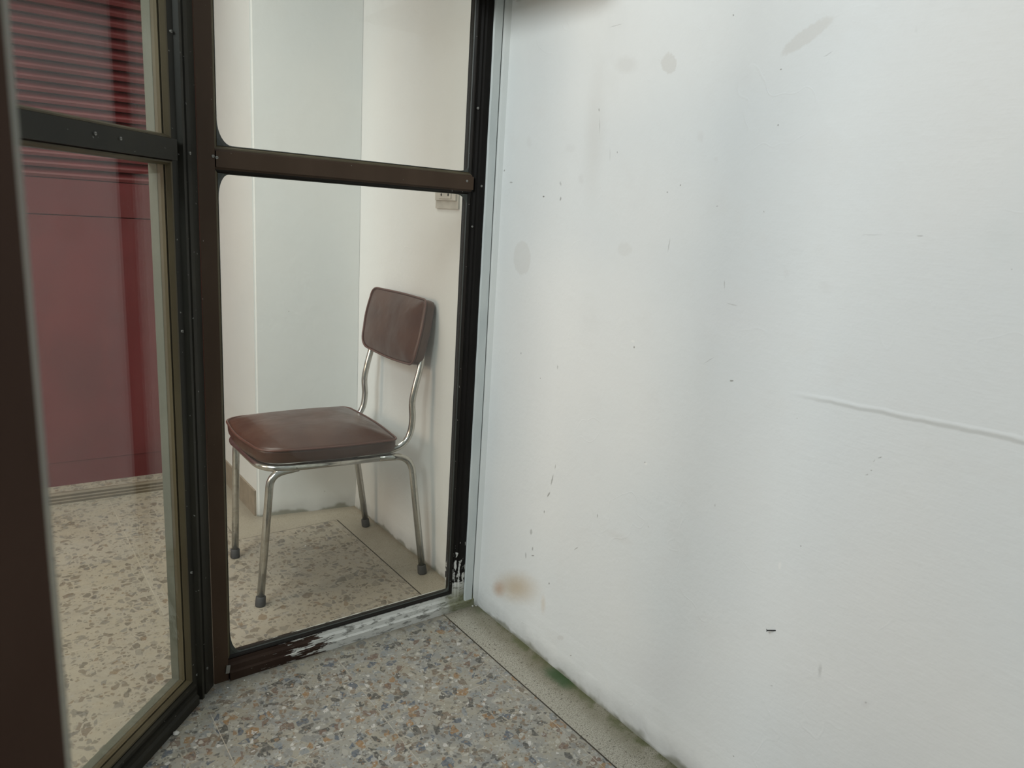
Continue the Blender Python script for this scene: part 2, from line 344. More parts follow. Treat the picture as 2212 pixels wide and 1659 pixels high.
M = {}
M['wall_in'] = wall_material('indoor_white_paint', (.76, .75, .715))
M['wall_blue'] = wall_material('cool_white_paint', (.685, .695, .665))
M['floor'] = floor_material()
M['brown'] = paint('brown_frame_paint', (.054, .033, .020), (.064, .040, .025), chips=.35, spec=.18)
M['black'] = paint('dark_frame_paint', (.012, .011, .009), (.016, .013, .011), chips=.5, spec=.15)
M['char'] = paint('charcoal_frame_paint', (.018, .017, .013), (.024, .022, .016), chips=.4, spec=.22)
M['olive'] = paint('olive_bead_paint', (.075, .060, .034), (.095, .078, .045), spec=.25)
M['greygreen'] = paint('grey_green_paint', (.105, .108, .084), (.125, .125, .098), spec=.2)
M['peel_bottom'] = paint('peeling_brown_paint', (.030, .017, .012), (.038, .023, .016), peel=peel_bottom)
M['peel_side'] = paint('peeling_black_paint', (.007, .006, .005), (.009, .008, .007), peel=peel_side)
M['trim'] = paint('pale_trim_paint', (.52, .56, .55), (.60, .63, .61), rough=.55)
M['seal'] = simple('dark_sealant', (.040, .045, .038), .5)
M['glass'] = glass_material('window_glass', (.955, .965, .95), .008, .024)
M['glass2'] = glass_material('side_window_glass', (.92, .935, .91), .008)
M['vinyl'] = vinyl(); M['piping'] = simple('vinyl_piping', (.11, .045, .032), .35)
M['chrome'] = chrome(); M['rubber'] = simple('grey_rubber', (.045, .045, .047), .65)
M['screw'] = simple('worn_screw', (.30, .295, .27), .5, .5)
M['plastic'] = simple('old_cream_plastic', (.55, .52, .46), .5)
M['dark'] = simple('dark_slot', (.03, .027, .022), .6)
M['red'] = red_paint()
M['stone'] = simple('brown_skirting_tile', (.30, .25, .185), .55, bumps=(200, .3))
M['kerb'] = simple('brown_step_nosing', (.205, .165, .115), .5, bumps=(120, .3))
M['nail'] = simple('black_nail', (.012, .012, .012), .5)
M['flake'] = simple('white_flake', (.62, .61, .57), .6)
M['doorstile'] = paint('near_door_paint', (.052, .028, .019), (.062, .035, .024), spec=.15)
M['ceil'] = simple('ceiling_paint', (.60, .59, .56), .7)
M['sky_wall'] = simple('patio_wall_paint', (.72, .72, .70), .7)
def edge_strip():
    m = N('milky_edge_strip'); m.set(base=(.50, .49, .43), rough=.55)
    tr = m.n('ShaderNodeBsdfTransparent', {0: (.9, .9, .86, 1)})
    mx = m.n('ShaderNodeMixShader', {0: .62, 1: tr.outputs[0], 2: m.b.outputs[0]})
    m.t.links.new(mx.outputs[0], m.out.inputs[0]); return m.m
M['strip'] = edge_strip()

# ------------------------------------------------------------------ mesh helpers
def link(name, bm, mat, parent=None, smooth=False):
    bmesh.ops.recalc_face_normals(bm, faces=bm.faces)
    me = bpy.data.meshes.new(name); bm.to_mesh(me); bm.free()
    me.materials.append(mat)
    if smooth:
        for p in me.polygons: p.use_smooth = True
    o = bpy.data.objects.new(name, me); COL.objects.link(o)
    if parent is not None: o.parent = parent
    return o
def props(o, label=None, cat=None, group=None, kind=None):
    for k, v in (('label', label), ('category', cat), ('group', group), ('kind', kind)):
        if v: o[k] = v
    return o
def empty(name, loc=(0, 0, 0), rz=0.0):
    o = bpy.data.objects.new(name, None); COL.objects.link(o); o.location = loc; o.rotation_euler = (0, 0, rz)
    o.empty_display_size = .05; return o
def box(bm, lo, hi, mat=None):
    x0, y0, z0 = lo; x1, y1, z1 = hi
    v = [bm.verts.new(p) for p in ((x0, y0, z0), (x1, y0, z0), (x1, y1, z0), (x0, y1, z0), (x0, y0, z1), (x1, y0, z1), (x1, y1, z1), (x0, y1, z1))]
    if mat: 
        for q in v: q.co = mat @ q.co
    for f in ((0, 1, 2, 3), (4, 5, 6, 7), (0, 1, 5, 4), (1, 2, 6, 5), (2, 3, 7, 6), (3, 0, 4, 7)): bm.faces.new([v[i] for i in f])
    return v
def bevel(bm, w, seg=2):
    bmesh.ops.bevel(bm, geom=[e for e in bm.edges if e.calc_face_angle(0) > .5], offset=w, segments=seg, affect='EDGES', profile=.6)
def catmull(pts, k=8):
    P = [Vector(p) for p in pts]; P = [2 * P[0] - P[1]] + P + [2 * P[-1] - P[-2]]; out = []
    for i in range(1, len(P) - 2):
        a, b, c, d = P[i - 1:i + 3]
        for j in range(k):
            t = j / k
            out.append(.5 * ((2 * b) + (c - a) * t + (2 * a - 5 * b + 4 * c - d) * t * t + (3 * b - a - 3 * c + d) * t ** 3))
    out.append(P[-2]); return out
def fillet(pts, r, k=6):
    """polyline with rounded corners; r may be a list"""
    P = [Vector(p) for p in pts]; out = [P[0]]
    for i in range(1, len(P) - 1):
        rr = r[i - 1] if isinstance(r, (list, tuple)) else r
        a = (P[i - 1] - P[i]).normalized(); b = (P[i + 1] - P[i]).normalized()
        rr = min(rr, (P[i - 1] - P[i]).length * .49, (P[i + 1] - P[i]).length * .49)
        s, e = P[i] + a * rr, P[i] + b * rr
        for j in range(k + 1):
            t = j / k; out.append((1 - t) ** 2 * s + 2 * t * (1 - t) * P[i] + t * t * e)
    out.append(P[-1]); return out
def tube(bm, path, r, seg=16, closed=False, caps=True):
    path = [Vector(p) for p in path]; n = len(path); rings = []
    tan = []
    for i in range(n):
        a = path[(i - 1) % n] if (closed or i > 0) else path[i]; b = path[(i + 1) % n] if (closed or i < n - 1) else path[i]
        tan.append((b - a).normalized())
    up = Vector((0, 0, 1)) if abs(tan[0].z) < .9 else Vector((1, 0, 0))
    nrm = (up - tan[0] * up.dot(tan[0])).normalized()
    for i in range(n):
        nrm = (nrm - tan[i] * nrm.dot(tan[i])).normalized(); bi = tan[i].cross(nrm)
        rr = r[i] if isinstance(r, (list, tuple)) else r
        rings.append([bm.verts.new(path[i] + (nrm * math.cos(2 * math.pi * k / seg) + bi * math.sin(2 * math.pi * k / seg)) * rr) for k in range(seg)])
    for i in range(n - (0 if closed else 1)):
        A, B = rings[i], rings[(i + 1) % n]
        for k in range(seg): bm.faces.new((A[k], A[(k + 1) % seg], B[(k + 1) % seg], B[k]))
    if caps and not closed:
        bm.faces.new(rings[0]); bm.faces.new(rings[-1][::-1])
    return rings
def extrude(bm, prof, p0, p1, U, D, miter0=0, miter1=0):
    """prism with profile [(u, d)] from p0 to p1; mitred ends shift each point along the axis by u * miter"""
    p0, p1, U, D = Vector(p0), Vector(p1), Vector(U), Vector(D); ax = (p1 - p0).normalized()
    a = [bm.verts.new(p0 + U * u + D * d + ax * (u * miter0)) for u, d in prof]
    b = [bm.verts.new(p1 + U * u + D * d + ax * (u * miter1)) for u, d in prof]
    n = len(prof)
    for i in range(n): bm.faces.new((a[i], a[(i + 1) % n], b[(i + 1) % n], b[i]))
    bm.faces.new(a); bm.faces.new(b[::-1])

# ------------------------------------------------------------------ glazed windows (local x = along, y = depth inwards, z = up)
X, Y, Z = Vector((1, 0, 0)), Vector((0, 1, 0)), Vector((0, 0, 1))
def member(prof, p0, p1, U, mat, parent, name, bev=.0012):
    bm = bmesh.new(); extrude(bm, prof, p0, p1, U, Y); bevel(bm, bev, 1)
    return link(name, bm, mat, parent)
def ring_rect(bm, x0, z0, x1, z1, prof):
    """rectangular ring with mitred corners; profile (u inwards, d depth)"""
    cs = [(x0, z0, 1, 1), (x1, z0, -1, 1), (x1, z1, -1, -1), (x0, z1, 1, -1)]
    rings = [[bm.verts.new((cx + sx * u, d, cz + sz * u)) for u, d in prof] for cx, cz, sx, sz in cs]
    n = len(prof)
    for i in range(4):
        A, B = rings[i], rings[(i + 1) % 4]
        for k in range(n): bm.faces.new((A[k], A[(k + 1) % n], B[(k + 1) % n], B[k]))
def seal_ring(bm, x0, z0, x1, z1, w, radii, d0, d1, seg=8):
    """sealant ring: straight outer edge, inner edge with uneven rounded corners (rx, rz per corner, from bottom left, anticlockwise)"""
    inn, out = [], []
    cs = [(x0, z0, 1, 1), (x1, z0, -1, 1), (x1, z1, -1, -1), (x0, z1, 1, -1)]
    for i, (cx, cz, sx, sz) in enumerate(cs):
        rx, rz = radii[i]
        for k in range(seg + 1):
            t = k / seg * math.pi / 2
            if i % 2 == 0: t = math.pi / 2 - t
            px = cx + sx * (w + rx * (1 - math.sin(t)))
            pz = cz + sz * (w + rz * (1 - math.cos(t)))
            inn.append((px, pz)); out.append((cx + sx * rx * (1 - math.sin(t)) * .0 , cz))
    n = len(inn); A = []; B = []; Cc = []; Dd = []
    for (px, pz), _ in zip(inn, out):
        # outer point: project onto nearest rectangle side
        dl, dr, db, dt = px - x0, x1 - px, pz - z0, z1 - pz
        mn = min(dl, dr, db, dt)
        ox, oz = px, pz
        if mn == dl: ox = x0
        elif mn == dr: ox = x1
        elif mn == db: oz = z0
        else: oz = z1
        A.append(bm.verts.new((px, d0, pz))); B.append(bm.verts.new((ox, d0 - .0025, oz)))
        Cc.append(bm.verts.new((px, d1, pz))); Dd.append(bm.verts.new((ox, d1, oz)))
    for i in range(n):
        j = (i + 1) % n
        for P_, Q_ in ((A, B), (B, Dd), (Dd, Cc), (Cc, A)): bm.faces.new((P_[i], P_[j], Q_[j], Q_[i]))
    # fill the four outer corners
    for (cx, cz, sx, sz), i in zip(cs, range(4)):
        idx = range(i * (seg + 1), (i + 1) * (seg + 1))
        for k in list(idx)[:-1]:
            b0, b1 = B[k].co, B[k + 1].co
            if abs(b0.x - b1.x) > 1e-6 and abs(b0.z - b1.z) > 1e-6:
                v1 = bm.verts.new((cx, d0 - .0025, cz)); v2 = bm.verts.new((cx, d1, cz))
                bm.faces.new((B[k], B[k + 1], v1)); bm.faces.new((Dd[k], v2, Dd[k + 1])); bm.faces.new((B[k], v1, v2, Dd[k])); bm.faces.new((B[k + 1], Dd[k + 1], v2, v1))
def screw(parent, x, z, d=-.0008, r=.003):
    bm = bmesh.new()
    tube(bm, [(x, d - .0012, z), (x, d + .002, z)], r, 14)
    s = link('screw', bm, M['screw'], parent)
    b2 = bmesh.new(); box(b2, (x - r * .8, d - .0016, z - r * .16), (x + r * .8, d - .0010, z + r * .16)); link('screw_slot', b2, M['dark'], s)
def pane(parent, x0, z0, x1, z1, d, glass, bead_w, bead_front, seal=None, seal_mat=None, back=None, bead_mat='olive'):
    bm = bmesh.new(); box(bm, (x0 - .004, d - .002, z0 - .004), (x1 + .004, d + .002, z1 + .004)); g = link('glass_pane', bm, M[glass], parent)
    prof = [(0, bead_front), (bead_w * .45, bead_front + .001), (bead_w, d - .003), (bead_w, d - .0021), (0, d - .0021)]
    a0, c0, a1, c1 = x0 - bead_w, z0 - bead_w, x1 + bead_w, z1 + bead_w
    for k, (p, q, U) in enumerate((((a0, 0, c0), (a1, 0, c0), Z), ((a1, 0, c0), (a1, 0, c1), -X), ((a1, 0, c1), (a0, 0, c1), -Z), ((a0, 0, c1), (a0, 0, c0), X))):
        bm = bmesh.new(); extrude(bm, prof, p, q, U, Y, 1, -1)
        link('glazing_bead', bm, M[bead_mat if isinstance(bead_mat, str) else bead_mat[k]], parent)
    if back:
        bm = bmesh.new(); ring_rect(bm, x0 - bead_w, z0 - bead_w, x1 + bead_w, z1 + bead_w, [(0, d + .0021), (bead_w, d + .0021), (bead_w * .9, d + back[0]), (0, d + back[0])])
        link('inner_bead', bm, M[back[1]], parent)
    if seal:
        bm = bmesh.new(); seal_ring(bm, x0, z0, x1, z1, .0018, seal, d - .0022, d - .0015); link('sealant', bm, M['seal'], parent)
    return g

ZT = 2.12
# ---- window_1: the glazed partition facing the camera
w1 = empty('window_1', (0, 0, 0)); props(w1, 'dark brown framed glazed partition with two panes, chair behind it', 'window', kind='structure')
XL, XR = -.765, -.047
GL, GR = -.7225, -.0905          # glass opening
G = .020                         # depth of the glass
member([(0, 0), (.0335, 0), (.0335, .007), (.036, .009), (.036, .052), (0, .052)], (XL, 0, 0), (XL, 0, ZT), X, M['brown'], w1, 'stile')
member([(0, 0), (.004, -.001), (.018, -.001), (.021, .004), (.026, .004), (.030, .009), (.0355, .009), (.0355, .052), (0, .052)], (XR, 0, .028), (XR, 0, ZT), -X, M['peel_side'], w1, 'stile')
member([(-.0165, .0), (.0165, .0), (.0165, .007), (.021, .009), (.021, .052), (-.021, .052), (-.021, .009), (-.0165, .007)], (XL + .0362, 0, 1.2355), (XR - .0357, 0, 1.2355), Z, M['brown'], w1, 'rail')
member([(0, -.006), (.021, -.006), (.024, 0), (.036, .002), (.041, .008), (.049, .010), (.049, .052), (0, .052)], (XL + .0362, 0, 0), (-.012, 0, 0), Z, M['peel_bottom'], w1, 'rail')
member([(0, 0), (.05, 0), (.05, .052), (0, .052)], (XL + .0362, 0, ZT - .05), (XR - .0357, 0, ZT - .05), Z, M['brown'], w1, 'rail')
pane(w1, GL, .0585, GR, 1.2075, G, 'glass', .007, .010, seal=[(.026, .060), (.022, .018), (.030, .030), (.022, .050)], back=(.014, 'black'), bead_mat=('black', 'black', 'black', 'olive'))
pane(w1, GL, 1.2635, GR, ZT - .058, G, 'glass', .007, .010, seal=[(.030, .052), (.026, .012), (.01, .01), (.01, .01)], back=(.014, 'black'), bead_mat=('olive', 'black', 'black', 'olive'))
for x, z in ((-.735, 1.240), (-.104, 1.240), (-.058, 1.231), (-.7275, 1.238)): screw(w1, x, z)
screw(w1, -.078, 1.423, .0035); screw(w1, -.078, 1.125, .0035, .0025)
bm = bmesh.new()
box(bm, (-.0045, -.004, -.009), (.0045, 0, .011), Matrix.Translation((-.7335, -.0005, .031)) @ Matrix.Rotation(.15, 4, 'Y')); bevel(bm, .0012)
link('corner_clip', bm, M['screw'], w1)

# ---- window_2: the glazed side panel turned 45 degrees towards the camera
w2 = empty('window_2', (-.7655, -.002, 0), math.radians(-134.9)); props(w2, 'dark glazed side panel seen at a slant, red louvred door behind it', 'window', kind='structure')
# local x runs from the shared corner towards the camera; depth (+y local) must point indoors
FL = -1   # local +y is outdoors here, so depth is negative y: mirror through a scale-free builder
def m2(prof, p0, p1, U, mat, name, bev=.0012):
    bm = bmesh.new(); extrude(bm, prof, p0, p1, U, Y); 
    bevel(bm, bev, 1)
    for v in bm.verts: v.co.y *= FL
    return link(name, bm, mat, w2)
L2 = .60; S0 = .078; S1 = .535
m2([(0, .002), (.024, .0), (.036, .0), (.038, .004), (.046, .004), (.048, -.003), (.056, -.003), (.058, .008), (.0705, .012), (.0705, .055), (0.022, .055)], (0, 0, .0), (0, 0, ZT), X, M['char'], 'stile')
m2([(0, 0), (.055, 0), (.0575, .010), (.0575, .055), (0, .055)], (L2, 0, 0), (L2, 0, ZT), -X, M['char'], 'stile')
for z0, z1 in ((1.222, 1.262),):
    m2([(z0, 0), (z1, 0), (z1, .010), (z1, .055), (z0, .055), (z0, .010)], (.0708, 0, 0), (L2 - .0578, 0, 0), Z, M['char'], 'rail')
m2([(0, -.004), (.020, -.004), (.024, .002), (.034, .002), (.036, .008), (.044, .008), (.046, .003), (.052, .003), (.053, .012), (.053, .055), (0, .055)], (.0708, 0, 0), (L2 - .0578, 0, 0), Z, M['char'], 'rail')
m2([(ZT - .05, 0), (ZT, 0), (ZT, .055), (ZT - .05, .055)], (.0708, 0, 0), (L2 - .0578, 0, 0), Z, M['char'], 'rail')
def pane2(z0, z1):
    n0 = set(bpy.data.objects.keys())
    pane(w2, S0, z0, S1, z1, .025, 'glass2', .007, .012, back=(.016, 'olive'), bead_mat='olive')
    bm = bmesh.new(); ring_rect(bm, S0 - .007, z0 - .007, S1 + .007, z1 + .007, [(0, .0412), (.0068, .0412), (.006, .060), (0, .060)])
    link('inner_reveal', bm, M['greygreen'], w2)
    for k in set(bpy.data.objects.keys()) - n0:
        for v in bpy.data.objects[k].data.vertices: v.co.y *= FL
        bpy.data.objects[k].data.flip_normals()
pane2(.062, 1.213); pane2(1.271, ZT - .06)
for s, z in ((.302, 1.246), (.239, 1.245), (.030, 1.240), (.064, 1.46), (.064, .88), (.064, .33), (.030, .066), (.058, .066)):
    n0 = set(bpy.data.objects.keys())
    screw(w2, s, z, -.001 if s > .1 or s < .05 else .008)
    for k in set(bpy.data.objects.keys()) - n0:
        for v in bpy.data.objects[k].data.vertices: v.co.y *= FL

# ---- door_1: the near door leaf whose edge closes the picture at the left
d1 = empty('door_1', (-1.141, -1.205, 0), math.radians(180 + 12)); props(d1, 'blurred dark brown door edge close to the camera at far left', 'door', kind='structure')
def b1(lo, hi, mat, name, bv=.003):
    bm = bmesh.new(); box(bm, lo, hi); bevel(bm, bv); return link(name, bm, M[mat], d1)
STW = .0075
b1((STW, -.02, 0.005), (STW + .065, .02, 2.08), 'doorstile', 'stile')
b1((0.0, -.004, 0.01), (STW - .0002, .004, 2.075), 'strip', 'edge_strip', .001)  # pale translucent strip along the stile edge
b1((.70, -.02, 0.005), (.765, .02, 2.08), 'doorstile', 'stile')
b1((.0727, -.02, 0.005), (.6998, .02, .14), 'doorstile', 'rail')
b1((.0727, -.02, 1.99), (.6998, .02, 2.08), 'doorstile', 'rail')
b1((.0727, -.003, .1402), (.6998, .003, 1.9898), 'glass', 'glass_pane', .0005)

# ------------------------------------------------------------------ room shell
def slab(name, lo, hi, mat, label=None):
    bm = bmesh.new(); box(bm, lo, hi); o = link(name, bm, M[mat]); props(o, label, kind='structure'); return o
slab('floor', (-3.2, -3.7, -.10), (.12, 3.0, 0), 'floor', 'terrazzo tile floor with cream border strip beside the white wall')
# right wall with a gently uneven foot
def right_wall():
    bm = bmesh.new(); rnd = random.Random(4)
    ys = [-3.7 + i * .02 for i in range(335)]; zs = [0, .006, .014, .03] + [.06 + i * .02 for i in range(88)] + [3.0]
    ny, nz = len(ys), len(zs); grid = []
    for y in ys:
        w = .5 + .5 * math.sin(y * 9.3) * math.sin(y * 23.1 + 1); col = []
        for z in zs:
            k = max(0, 1 - z / .06)
            col.append(bm.verts.new((-(.0005 + .0035 * w * k + .0012 * rnd.random() * k) if z < .12 else 0, y, z)))
        grid.append(col)
    # split the wall into cells so that each cell's paint node tree only carries the marks lying on it
    mats = [wall_material('white_wall_paint', (.765, .772, .752), [], ridge=True)]; slot = {}
    def over(mk, y0, y1, z0, z1):
        ry = math.hypot(mk[2] * math.cos(mk[4]), mk[3] * math.sin(mk[4])) + .012
        rz = math.hypot(mk[2] * math.sin(mk[4]), mk[3] * math.cos(mk[4])) + .012
        return y0 - ry < mk[0] < y1 + ry and z0 - rz < mk[1] < z1 + rz
    def split(i0, i1, j0, j1, marks):
        mk = [m for m in marks if over(m, ys[i0], ys[i1], zs[j0], zs[j1])]
        if not mk: return
        dy, dz = ys[i1] - ys[i0], zs[j1] - zs[j0]
        if len(mk) <= MAXM or (i1 - i0 < 4 and j1 - j0 < 4):
            mats.append(wall_material('white_wall_paint_marked', (.765, .772, .752), mk, ridge=True))
            for i in range(i0, i1):
                for j in range(j0, j1): slot[i, j] = len(mats) - 1
            return
        if dy > dz:
            k = (i0 + i1) // 2; split(i0, k, j0, j1, mk); split(k, i1, j0, j1, mk)
        else:
            t = .5 * (zs[j0] + zs[j1]); k = min(range(j0 + 1, j1), key=lambda q: abs(zs[q] - t))
            split(i0, i1, j0, k, mk); split(i0, i1, k, j1, mk)
    split(90, 200, 0, nz - 2, WALL_MARKS)
    for i in range(ny - 1):
        for j in range(nz - 1):
            f = bm.faces.new((grid[i][j], grid[i + 1][j], grid[i + 1][j + 1], grid[i][j + 1])); f.material_index = slot.get((i, j), 0)
    b0 = [bm.verts.new((.12, y, z)) for y, z in ((ys[0], 0), (ys[-1], 0), (ys[-1], 3.0), (ys[0], 3.0))]
    bm.faces.new(b0)
    bm.faces.new([grid[i][0] for i in range(ny)] + [b0[1], b0[0]])
    bm.faces.new([grid[i][-1] for i in range(ny)] + [b0[2], b0[3]])
    bm.faces.new([grid[0][j] for j in range(nz)] + [b0[3], b0[0]])
    bm.faces.new([grid[-1][j] for j in range(nz)] + [b0[2], b0[1]])
    o = link('wall_right', bm, mats[0]); props(o, 'long scuffed white plaster wall on the right', kind='structure')
    for m in mats[1:]: o.data.materials.append(m)
    print('wall cells', len(mats))
MAXM = 9
right_wall()
# back wall pier (slightly skew) and the recess running back beside it
def pier():
    bm = bmesh.new()
    P = [(-.001, .867), (-.021, .871), (-.365, .935), (-.365, 1.70), (-.001, 1.70)]
    a = [bm.verts.new((x, y, 0)) for x, y in P]; b = [bm.verts.new((x, y, 2.44)) for x, y in P]
    for i in range(5): bm.faces.new((a[i], a[(i + 1) % 5], b[(i + 1) % 5], b[i]))
    bm.faces.new(a); bm.faces.new(b)
    edge = [e for e in bm.edges if abs(e.verts[0].co.x + .365) < 1e-4 and abs(e.verts[1].co.x + .365) < 1e-4 and abs(e.verts[0].co.y - .935) < 1e-4 and abs(e.verts[1].co.y - .935) < 1e-4]
    bmesh.ops.bevel(bm, geom=edge, offset=.007, segments=3, affect='EDGES')
    o = link('wall_back', bm, M['wall_blue']); props(o, 'short white wall behind the chair ending in a worn corner', kind='structure')
pier()
slab('baseboard_recess', (-.372, .95, 0), (-.3652, 1.47, .10), 'stone', 'low brown stone skirting on the recess side of the pier')
slab('wall_far', (-3.2, 1.52, 0), (-.37, 1.64, 2.44), 'wall_in')
slab('wall_left', (-3.3, -3.7, 0), (-3.2, 3.0, 2.44), 'wall_in')
slab('wall_patio', (-3.2, -3.8, 0), (.12, -3.7, 3.0), 'sky_wall')
# ceiling over the indoor part, ending above the glazing
def ceiling():
    bm = bmesh.new()
    P = [(-.001, -.10), (-.001, 3.0), (-3.2, 3.0), (-3.2, -.45), (-1.18, -.45), (-.80, -.10)]
    a = [bm.verts.new((x, y, 2.45)) for x, y in P]; b = [bm.verts.new((x, y, 2.60)) for x, y in P]
    n = len(P)
    for i in range(n): bm.faces.new((a[i], a[(i + 1) % n], b[(i + 1) % n], b[i]))
    bm.faces.new(a); bm.faces.new(b)
    props(link('ceiling', bm, M['ceil']), kind='structure')
ceiling()
def lintel():
    bm = bmesh.new()
    P = [(-.001, -.03), (-.001, .10), (-.74, .10), (-1.22, -.38), (-1.16, -.47), (-.775, -.03)]
    a = [bm.verts.new((x, y, 2.1201)) for x, y in P]; b = [bm.verts.new((x, y, 2.45)) for x, y in P]
    n = len(P)
    for i in range(n): bm.faces.new((a[i], a[(i + 1) % n], b[(i + 1) % n], b[i]))
    bm.faces.new(a); bm.faces.new(b)
    props(link('wall_lintel', bm, M['wall_in']), kind='structure')
lintel()
def add_shade_slab():  # out-of-view slab added to cast shade on the top of the wall
    bm = bmesh.new(); box(bm, (-.20, -.44, 1.685), (-.001, -.0305, 1.745)); bevel(bm, .004)
    props(link('shade_slab', bm, M['sky_wall']), 'unseen narrow slab added over the glazed partition to shade the wall', kind='structure')
add_shade_slab()
# white painted trim strip between frame and wall
def trim():
    bm = bmesh.new(); rnd = random.Random(2); rows = []
    n = 60
    for i in range(n + 1):
        z = .022 + (ZT - .022) * i / n
        l = -.0462 + (rnd.random() - .5) * .0016; r = -.0172 + (rnd.random() - .5) * .0006 + .0015 * math.sin(z * 3)
        rows.append([bm.verts.new(p) for p in ((l, .05, z), (l, -.001, z), (l + .003, -.004, z), (r - .002, -.004, z), (r, -.001, z), (r, .05, z))])
    for i in range(n):
        for k in range(6): bm.faces.new((rows[i][k], rows[i][(k + 1) % 6], rows[i + 1][(k + 1) % 6], rows[i + 1][k]))
    bm.faces.new(rows[0]); bm.faces.new(rows[-1])
    props(link('trim_1', bm, M['trim']), 'narrow pale painted batten between black stile and white wall', kind='structure')
    bm = bmesh.new(); rows = []
    for i in range(n + 1):
        z = 0.0 + ZT * i / n
        l = -.0150 + .0015 * math.sin(z * 3) + (.002 if z < .05 else 0) + (rnd.random() - .5) * .0004
        rows.append([bm.verts.new(p) for p in ((l, .05, z), (l, -.004, z), (l + .004, -.007, z), (.0005, -.012, z), (.0005, .05, z))])
    for i in range(n):
        for k in range(5): bm.faces.new((rows[i][k], rows[i][(k + 1) % 5], rows[i + 1][(k + 1) % 5], rows[i + 1][k]))
    bm.faces.new(rows[0]); bm.faces.new(rows[-1])
    props(link('trim_2', bm, M['wall_blue']), 'thin plaster fillet closing the corner beside the batten', kind='structure')
trim()

# ------------------------------------------------------------------ red louvred door on its terrazzo step
ang = math.radians(-2.6)
stp = empty('trim_3', (-.78, 1.38, 0), ang); props(stp, 'low terrazzo step with brown nosing under the red door', 'step', kind='structure')
bm = bmesh.new(); box(bm, (-1.5, .012, 0), (.40, .16, .041)); link('step_slab', bm, M['floor'], stp)
bm = bmesh.new(); extrude(bm, [(0, 0), (.010, -.004), (.013, .001), (.022, -.003), (.026, .001), (.036, -.004), (.043, .0), (.043, .0118), (0, .0118)], (-1.5, 0, 0), (.40, 0, 0), Z, Y); link('step_nosing', bm, M['kerb'], stp)
rd = empty('door_2', (-.78, 1.463, .0412), ang); props(rd, 'dull red door with louvred upper half behind the slanted glass', 'door', kind='structure')
bm = bmesh.new(); box(bm, (-1.4, .004, .0), (.40, .03, .094)); bevel(bm, .002); link('bottom_rail', bm, M['red'], rd)
bm = bmesh.new(); box(bm, (-1.4, .001, .0955), (.40, .03, 1.022)); bevel(bm, .002); link('panel', bm, M['red'], rd)
bm = bmesh.new(); box(bm, (-1.4, .001, 1.0255), (.40, .03, 1.150)); bevel(bm, .002); link('lock_rail', bm, M['red'], rd)
bm = bmesh.new(); box(bm, (-1.4, .034, .0), (.40, .045, 2.20)); link('backing', bm, M['red'], rd)
bm = bmesh.new(); z = 1.153
while z < 2.1:
    extrude(bm, [(0, .0), (.010, -.004), (.016, .0), (.034, .026), (.030, .032), (0, .033)], (-1.4, 0, z), (.40, 0, z), Z, Y); z += .0355
link('louvre_slats', bm, M['red'], rd)

# ------------------------------------------------------------------ wall socket
so = empty('wall_socket', (0, .258, 1.205)); props(so, 'small cream two-hole wall socket low on the wall behind the upper rail', 'socket')
bm = bmesh.new(); box(bm, (-.006, -.064, -.036), (-.0002, .064, .060)); bevel(bm, .002); link('backplate', bm, M['plastic'], so)
bm = bmesh.new(); box(bm, (-.012, -.058, -.012), (-.0062, .058, .052)); bevel(bm, .002); link('cover_plate', bm, M['plastic'], so)
bm = bmesh.new(); box(bm, (-.0150, -.036, -.007), (-.0122, .036, .035)); bevel(bm, .001); ins = link('socket_insert', bm, M['plastic'], so)
for yy in (-.022, .017):
    bm = bmesh.new(); tube(bm, [(-.0156, yy, .004), (-.0140, yy, .004)], .0042, 12); link('pin_hole', bm, M['dark'], ins)

# ------------------------------------------------------------------ nail in the wall and small debris
nl = bmesh.new()
tube(nl, [(.004, -.984, .4285), (-.012, -.972, .4272), (-.013, -.971, .4270)], [.0011, .0011, .0032], 10)
props(link('nail', nl, M['nail']), 'black nail sticking out of the white wall at lower right', 'nail')
rnd = random.Random(11)
FLK = [(-.881, -.135, .0060, 'white pebble-like paint flake on the floor at the foot of the slanted panel'),
       (-.0185, -.010, .0028, 'white crumb in the corner by the batten foot, larger one of the pair'),
       (-.0085, -.014, .0022, 'small white crumb beside the plaster fillet foot'),
       (-.742, -.030, .0022, 'tiny pale flake on the floor in front of the bottom rail near the corner post'),
       (-.700, -.022, .0020, 'tiny pale flake close to the bottom rail, right of the corner post'),
       (-.302, .616, .0028, 'lone white crumb on the indoor floor between the chair legs')]
for x, y, r, lab in FLK:
    bm = bmesh.new(); bmesh.ops.create_icosphere(bm, subdivisions=2, radius=r)
    for v in bm.verts: v.co = Vector((v.co.x * (1 + rnd.uniform(-.2, .2)), v.co.y * 1.2 * (1 + rnd.uniform(-.2, .2)), v.co.z * .55))
    lo = min(v.co.z for v in bm.verts)
    o = link('paint_flake', bm, M['flake']); o.location = (x, y, -lo); props(o, lab, 'debris', 'pale paint flakes on the floor')

